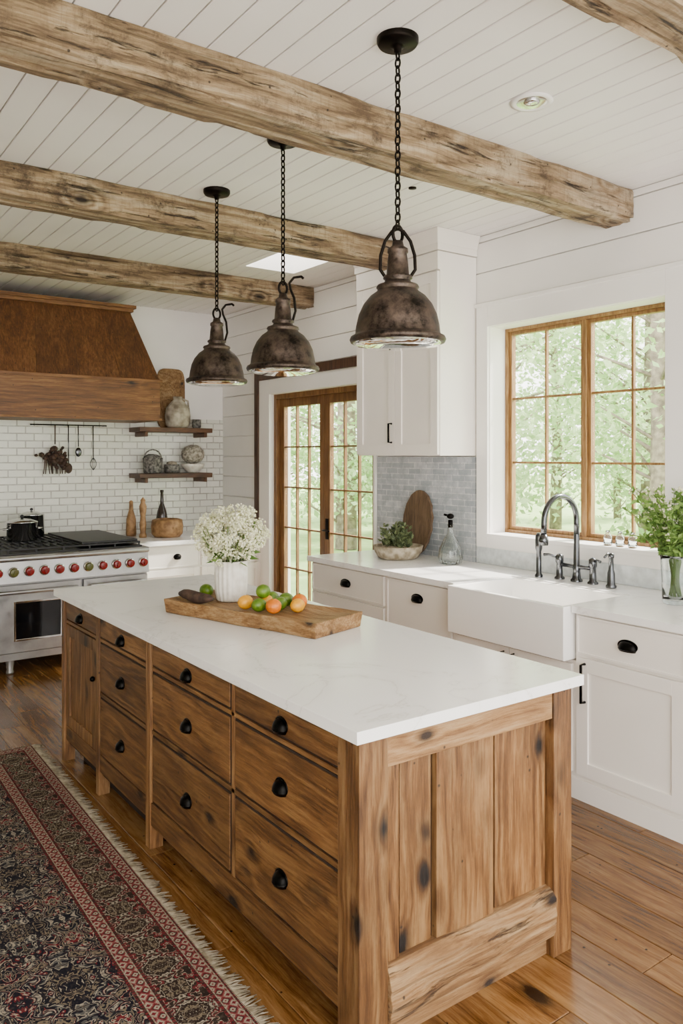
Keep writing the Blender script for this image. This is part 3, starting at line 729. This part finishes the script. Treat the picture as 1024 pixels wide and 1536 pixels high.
# ---------------------------------------------------------------- island decor
ang=math.radians(17)
BM=Matrix.Translation((1.765,3.075,.921))@Matrix.Rotation(ang,4,'Z')
mb=MB(); mb.M=BM
nx,ny=8,30
def tr(w,l,h):
    vs=[]
    for j in range(ny+1):
        for i in range(nx+1):
            u=-1+2*i/nx; v=-1+2*j/ny
            e=noise.noise(Vector((u*.5,v*4,h)))*.008
            edge=max(abs(u),abs(v)); z=h+.014*(max(0,edge-.72)/.28)
            vs.append((u*w+(e if abs(u)==1 else 0),v*l+(e if abs(v)==1 else 0),z))
    return vs
top=tr(.16,.455,.05); bot=tr(.152,.447,0)
bot=[(x,y,0) for x,y,z in bot]
o=len(top); vs=top+bot; fs=[]
for j in range(ny):
    for i in range(nx):
        k=j*(nx+1)+i; fs.append((k,k+1,k+nx+2,k+nx+1)); fs.append((o+k,o+k+nx+1,o+k+nx+2,o+k+1))
for i in range(nx):
    k=i; fs.append((k+1,k,o+k,o+k+1)); k=ny*(nx+1)+i; fs.append((k,k+1,o+k+1,o+k))
for j in range(ny):
    k=j*(nx+1); fs.append((k,k+nx+1,o+k+nx+1,o+k)); k=j*(nx+1)+nx; fs.append((k+nx+1,k,o+k,o+k+nx+1))
mb.add(vs,fs,BOARDW); mb.obj('cutting_board',.004)
ztop=.921+.052
mb=MB(); vx,vy=1.75,3.31
mb.lathe([(0,0),(.060,0),(.066,.008),(.074,.05),(.077,.12),(.074,.175),(.079,.185),(.073,.187),(.066,.17),(.062,.02),(0,.01)],(vx,vy,ztop),WCER,96,rib=.03,nrib=20)
C=Vector((vx,vy,ztop+.30))
heads=[]
for i in range(60):
    d=Vector((random.gauss(0,1),random.gauss(0,1),random.gauss(.3,.8))).normalized()
    p=C+Vector((d.x*.15,d.y*.15,d.z*.10)); mb.tube([(vx+d.x*.03,vy+d.y*.03,ztop+.16),((vx+p.x)/2+d.x*.02,(vy+p.y)/2+d.y*.02,ztop+.23),p],.0018,STEM,4)
for i in range(170):
    d=Vector((random.gauss(0,1),random.gauss(0,1),random.gauss(.1,1))).normalized()
    rr=random.uniform(.6,1.05)
    heads.append(C+Vector((d.x*.165*rr,d.y*.165*rr,d.z*.125*rr)))
for h in heads:
    for j in range(26):
        d=Vector((random.gauss(0,1),random.gauss(0,1),random.gauss(0,1))).normalized()
        mb.ball(h+d*random.uniform(.012,.028),random.uniform(.0035,.0065),FLW,1,smooth=False)
for i in range(60):
    a=random.uniform(0,2*PI); p=Vector((vx+.06*math.cos(a),vy+.06*math.sin(a),ztop+random.uniform(.18,.23)))
    mb.leaf(p,(math.cos(a),math.sin(a),random.uniform(-.3,.6)),random.uniform(.04,.08),LEAF,.35)
mb.obj('flower_vase')
fr=[(ORANGE,-.075,-.155,.034),(LEMON,.012,-.215,.031),(LIME,-.08,-.075,.031),(LIME,.0,-.125,.031),(ORANGE,.085,-.165,.034),(LEMON,-.075,.01,.033),(LEMON,.003,-.04,.031),(LIME,.085,-.085,.032),(LIME,.08,-.005,.031)]
nm={id(ORANGE):'orange',id(LEMON):'lemon',id(LIME):'lime'}
for i,(m_,u,v,r) in enumerate(fr):
    p=BM@Vector((u,v,0)); mb=MB()
    R_=Matrix.Rotation(ang+random.uniform(-.2,.2),3,'Z')
    sc=(1,1,.94) if m_ is ORANGE else (1.15,.95,.95)
    mb.ball((p.x,p.y,ztop+.002+r*.95),r,m_,3,sc,.03,2,R_)
    q=R_@Vector((r*sc[0]*(1 if m_ is not ORANGE else 0),0,0 if m_ is not ORANGE else r*.94)); mb.ball((p.x+q.x,p.y+q.y,ztop+.002+r*.95+q.z),.005,m_ if m_ is not ORANGE else STEM,1)
    mb.obj(nm[id(m_)])
mb=MB(); p=BM@Vector((-.038,-.06,0)); mb.ball((p.x,p.y,ztop+.083),.030,LIME,3,(1.1,1,1),.03); mb.obj('lime')
p0=BM@Vector((-.09,.42,0)); p1=BM@Vector((-.11,.18,0))
mb=MB(); mb.tube([(p0.x+(p1.x-p0.x)*t/8,p0.y+(p1.y-p0.y)*t/8,ztop+.03+.004*math.sin(t)) for t in range(9)],[.010,.02,.024,.026,.027,.026,.023,.018,.008],DRIED,12); mb.obj('bread_loaf')
p=BM@Vector((.035,.375,0)); mb=MB(); mb.ball((p.x,p.y,ztop+.033),.032,LIME,3,(1,1.2,.95)); mb.obj('avocado')

# ---------------------------------------------------------------- right counter decor
zc=.931
mb=MB(); n=32
pts=[(.155*math.cos(2*PI*i/n)*(1+.04*math.sin(3*i)),.235+.235*math.sin(2*PI*i/n)) for i in range(n)]
mb.M=Matrix.Translation((3.775,4.33,zc))@Matrix.Rotation(.12,4,'Y')
mb.add([(-.012,y,z) for y,z in pts]+[(.01,y,z) for y,z in pts],[tuple(range(n)),tuple(range(n,2*n))[::-1]]+[(i,n+i,n+(i+1)%n,(i+1)%n) for i in range(n)],ROUNDW)
mb.obj('round_wood_board',.003)
mb=MB(); bx,by=3.56,4.26
mb.lathe([(0,0),(.12,0),(.14,.01),(.165,.05),(.175,.09),(.165,.09),(.15,.05),(0,.04)],(bx,by,zc),simple('weathered_bowl',hx('cdc0a8',.85),.8,25,hx('96876c',.8)),36)
for k in range(30):
    a=random.uniform(0,2*PI); r=random.uniform(0,.13); c=Vector((bx+r*math.cos(a),by+r*math.sin(a),zc+.08))
    tall=random.uniform(.04,.17)
    for j in range(26):
        b_=random.uniform(0,2*PI); hh=random.uniform(0,tall)
        mb.leaf(c+Vector((0,0,hh)),(math.cos(b_),math.sin(b_),random.uniform(.3,1.3)),random.uniform(.025,.05),LEAFD,.5)
mb.obj('succulent_bowl')
mb=MB(); c=(3.66,3.84,zc)
mb.lathe([(0,.0),(.06,0),(.075,.01),(.08,.04),(.072,.10),(.045,.16),(.02,.20),(.016,.25),(.02,.26),(.016,.262),(.012,.25),(.014,.20),(.04,.155),(.067,.10),(.074,.04),(.06,.012),(0,.012)],c,GLASS,72,rib=.025,nrib=18)
mb.lathe([(0,.24),(.013,.24),(.016,.265),(.016,.29),(.0,.292)],c,BLACK,16); mb.ball((c[0],c[1],c[2]+.315),.026,BLACK,2,(1,1,.75)); mb.tube([(c[0],c[1],c[2]+.315),(c[0]-.02,c[1]+.04,c[2]+.325)],.008,BLACK,8)
mb.obj('glass_decanter')
mb=MB(); gx,gy=3.56,2.17
mb.lathe([(0,0),(.055,0),(.06,.01),(.062,.10),(.068,.22),(.072,.235),(.068,.235),(.062,.21),(.056,.10),(.054,.02),(0,.02)],(gx,gy,zc),GLASS,36)
for i in range(75):
    a=random.uniform(0,2*PI); s_=random.uniform(.02,.25); top=Vector((gx+s_*math.cos(a),gy+s_*math.sin(a),zc+random.uniform(.30,.56)))
    b0=Vector((gx+.03*math.cos(a+2),gy+.03*math.sin(a+2),zc+.03)); mid=Vector((gx+.035*math.cos(a),gy+.035*math.sin(a),zc+.24))
    mb.tube([b0,mid,mid*.45+top*.55+Vector((0,0,.03)),top],.002,STEM,5)
    for j in range(40):
        t=random.uniform(0,1); p=mid.lerp(top,t)+Vector((0,0,.025*math.sin(PI*t)))
        d=Vector((random.gauss(0,1),random.gauss(0,1),random.gauss(.3,.8)))
        mb.leaf(p,d,random.uniform(.02,.045),LEAF,.5)
    if i%2==0:
        for j in range(8):
            d=Vector((random.gauss(0,1),random.gauss(0,1),random.gauss(0,1))).normalized(); mb.ball(top+d*.016,.006,FLW,1)
mb.obj('greenery_vase')
for y in (2.62,2.70,2.78):
    mb=MB(); mb.lathe([(0,0),(.022,0),(.025,.01),(.024,.05),(.012,.07),(.012,.085),(.009,.085),(.009,.07),(.02,.05),(.02,.008),(0,.008)],(XW-.0,y,1.136),GLASS,20); mb.obj('glass_bud_vase')

# ---------------------------------------------------------------- rug
def rugmat(name,cell,stops,sc=6.0,dia=.5,detail=1.5,wearc='8c7c6c',wear=.5):
    m,nt,b=newmat(name,.95)
    b.inputs['Specular IOR Level'].default_value=.1
    tc=nd(nt,'ShaderNodeTexCoord').outputs['Object']
    wn=nd(nt,'ShaderNodeTexNoise',{'Vector':tc,'Scale':14.0,'Detail':2.0}).outputs[1]
    tc2=nd(nt,'ShaderNodeVectorMath',{0:tc,1:nd(nt,'ShaderNodeVectorMath',{0:wn,1:(.008,.008,0)},operation='MULTIPLY').outputs[0]},operation='ADD').outputs[0]
    s=nd(nt,'ShaderNodeSeparateXYZ',{0:tc2})
    cy=mth(nt,'DIVIDE',s.outputs[1],cell[1])
    row=mth(nt,'FRACT',mth(nt,'MULTIPLY',mth(nt,'FLOOR',cy),.5))
    shift=mth(nt,'MULTIPLY',row,cell[3] if len(cell)>3 else 0.0)
    cx=mth(nt,'ADD',mth(nt,'DIVIDE',mth(nt,'SUBTRACT',s.outputs[0],cell[2]),cell[0]),shift)
    u=mth(nt,'ABSOLUTE',mth(nt,'SUBTRACT',mth(nt,'FRACT',cx),.5))
    v=mth(nt,'ABSOLUTE',mth(nt,'SUBTRACT',mth(nt,'FRACT',cy),.5))
    di=mth(nt,'ADD',u,v)
    vec=nd(nt,'ShaderNodeCombineXYZ',{0:u,1:v,2:row}).outputs[0]
    n=nd(nt,'ShaderNodeTexNoise',{'Vector':vec,'Scale':sc,'Detail':detail,'Roughness':.6,'Distortion':1.0}).outputs[0]
    n=mth(nt,'ADD',mth(nt,'MULTIPLY',mth(nt,'SUBTRACT',n,.25),1.9*(1-dia)),mth(nt,'MULTIPLY',di,dia))
    col=ramp(nt,n,stops,'CONSTANT')
    we=nd(nt,'ShaderNodeTexNoise',{'Vector':tc,'Scale':60.0,'Detail':5.0,'Roughness':.8}).outputs[0]
    col=mix(nt,ramp(nt,we,[(.5,(0,0,0,1)),(.8,(wear,wear,wear,1))]),col,hx(wearc,.6))
    nt.links.new(col,b.inputs['Base Color'])
    fib=nd(nt,'ShaderNodeTexNoise',{'Vector':tc,'Scale':350.0,'Detail':2.0}).outputs[0]
    bump(nt,b,fib,.7,.006)
    return m
kr=.66
NAVY,CRM,RDD,PNK,BRN,OLV,TAN=hx('21202a',kr),hx('bdb09b',kr),hx('7f2a31',kr),hx('a05f5a',kr),hx('382c27',kr),hx('63625f',kr),hx('90806a',kr)
RF=rugmat('rug_field',(.30,.38,.0,.5),[(0,CRM),(.06,RDD),(.12,CRM),(.15,NAVY),(.27,TAN),(.305,NAVY),(.39,CRM),(.42,OLV),(.46,NAVY),(.54,RDD),(.57,CRM),(.595,NAVY),(.66,TAN),(.70,OLV),(.73,NAVY)],8.0,.5,1.8)
X_=1.145
RB1=rugmat('rug_band_main',(.13,.13,X_-.20,0),[(0,RDD),(.10,CRM),(.16,BRN),(.28,TAN),(.34,BRN),(.43,CRM),(.49,BRN),(.57,RDD),(.63,CRM),(.67,BRN)],6.0,.6)
RB2=rugmat('rug_band_thin',(.036,.045,X_-.052,0),[(0,RDD),(.16,CRM),(.28,BRN),(.36,RDD),(.48,PNK),(.58,CRM),(.72,RDD)],3.0,.8)
RB3=rugmat('rug_edge_red',(.05,.03,.5,0),[(0,RDD),(.45,BRN),(.6,RDD)],3.0,.5)
RB4=rugmat('rug_line_cream',(.02,.02,.0,0),[(0,CRM),(.5,TAN),(.7,CRM)],3.0,.5)
RFR=simple('rug_fringe',hx('b8aa92',.8),.95,40,hx('8a7c64',.75))
mb=MB(); rx0,rx1,ry0,ry1=-.1,X_,.5,4.66; zt=.011
rings=[(0,RB3),(.010,RB4),(.014,RB2),(.050,RB4),(.054,RB3),(.064,RB1),(.194,RB3),(.204,RB4),(.208,RB2),(.244,RB4),(.248,RB3),(.258,None)]
for (d0,mt),(d1,_) in zip(rings[:-1],rings[1:]):
    A=[(rx0+d0,ry0+d0),(rx1-d0,ry0+d0),(rx1-d0,ry1-d0),(rx0+d0,ry1-d0)]
    B=[(rx0+d1,ry0+d1),(rx1-d1,ry0+d1),(rx1-d1,ry1-d1),(rx0+d1,ry1-d1)]
    for k in range(4):
        k2=(k+1)%4; mb.add([(*A[k],zt),(*A[k2],zt),(*B[k2],zt),(*B[k],zt)],[(0,1,2,3)],mt)
d=.258; mb.add([(rx0+d,ry0+d,zt),(rx1-d,ry0+d,zt),(rx1-d,ry1-d,zt),(rx0+d,ry1-d,zt)],[(0,1,2,3)],RF)
A=[(rx0,ry0),(rx1,ry0),(rx1,ry1),(rx0,ry1)]
for k in range(4):
    k2=(k+1)%4; mb.add([(*A[k],.001),(*A[k2],.001),(*A[k2],zt),(*A[k],zt)],[(0,1,2,3)],RFR)
y=ry0
while y<ry1:
    L=random.uniform(.026,.058); dy=random.uniform(-.016,.016)
    mb.tube([(rx1-.004,y,.009),(rx1+L*.5,y+dy*.4,.008),(rx1+L,y+dy,.004)],[.0034,.003,.0014],RFR,4)
    y+=.006
x=rx0
while x<rx1:
    L=random.uniform(.02,.04); mb.tube([(x,ry1-.004,.009),(x+random.uniform(-.008,.008),ry1+L,.004)],[.0028,.0014],RFR,4); x+=.008
o=mb.obj('persian_rug'); ra=-.021
p=Vector((1.145,2.0,0)); o.rotation_euler=(0,0,ra); o.location=p-Matrix.Rotation(ra,3,'Z')@p

# ---------------------------------------------------------------- outside
mb=MB(); mb.box(XW+.2,60,-30,50,-.3,-.2,GRASS); mb.obj('lawn')
def tree_mesh(seed,H,trunkr):
    rg=random.Random(seed); mb=MB()
    mb.tube([(0,0,.01),(.05,.02,H*.3),(-.03,.05,H*.6),(.04,0,H*.95)],[trunkr,trunkr*.8,trunkr*.55,trunkr*.15],BARK,10)
    for i in range(46):
        z=rg.uniform(.10,1.0)*H; rad=(.42*math.sin(PI*min(1,z/H*.8+.12)))*H*.5
        a=rg.uniform(0,2*PI); r=rad*rg.uniform(.4,1); c=Vector((r*math.cos(a),r*math.sin(a),z))
        mb.tube([(0,0,max(.3,z-.5)),c*.6+Vector((0,0,z*.4-.2)),c],[.03,.02,.008],BARK,5)
        for j in range(130):
            p=c+Vector((rg.gauss(0,.34),rg.gauss(0,.34),rg.gauss(0,.24))); p.z=max(p.z,.25)
            mb.leaf(p,(rg.gauss(0,1),rg.gauss(0,1),rg.gauss(-.2,.7)),rg.uniform(.08,.17),TREEL,.55,rg)
    return mb
protos=[tree_mesh(s,h,t).obj('tree') for s,h,t in ((1,7.5,.16),(2,8.5,.2),(3,6.5,.13))]
spots=[(9.5,6.0),(9.3,9.5),(10.5,3.0),(12,7.8),(12.5,11.5),(11.5,14.5),(13,4.8),(15.5,9.5),(14,17),(16,13),(9.2,12.6),(16,6.5),(12,20),(18,17),(19,10),(10.5,17.5),(7.8,15.5),(18,21),(14.5,24),(8.2,20),(20,14)]
for i,(x,y) in enumerate(spots):
    if i<3: o=protos[i]
    else:
        o=bpy.data.objects.new('tree',protos[i%3].data); bpy.context.scene.collection.objects.link(o)
    o.location=(x,y,-.2); o.rotation_euler=(0,0,i*1.3); s_=1+.12*math.sin(i*2.1); o.scale=(s_,s_,s_)

# ---------------------------------------------------------------- light
w=bpy.data.worlds.new('sky'); bpy.context.scene.world=w; w.use_nodes=True; nt=w.node_tree
bg=nt.nodes['Background']
g=nd(nt,'ShaderNodeTexCoord').outputs['Generated']; s=nd(nt,'ShaderNodeSeparateXYZ',{0:g})
nt.links.new(ramp(nt,s.outputs[2],[(.0,(1,.965,.93,1)),(.25,(1,.98,.96,1)),(1,(.92,.95,1,1))]),bg.inputs[0]); bg.inputs[1].default_value=8.0
sl=bpy.data.lights.new('sun','SUN'); sl.energy=26.0; sl.angle=math.radians(4); sl.color=(1,.93,.83)
so=bpy.data.objects.new('sun',sl); bpy.context.scene.collection.objects.link(so)
dv=Vector((-.75,.22,-.75)); so.rotation_euler=dv.to_track_quat('-Z','Y').to_euler(); so.location=(12,-2,10)

# ---------------------------------------------------------------- camera
cd=bpy.data.cameras.new('camera'); co=bpy.data.objects.new('camera',cd); bpy.context.scene.collection.objects.link(co)
co.location=(0,0,1.65); co.rotation_euler=(PI/2,0,-math.radians(35.8))
cd.sensor_fit='VERTICAL'; cd.sensor_height=36; cd.lens=1188/1536*36; cd.shift_y=-85/1536; cd.clip_start=.05; cd.clip_end=200
bpy.context.scene.camera=co
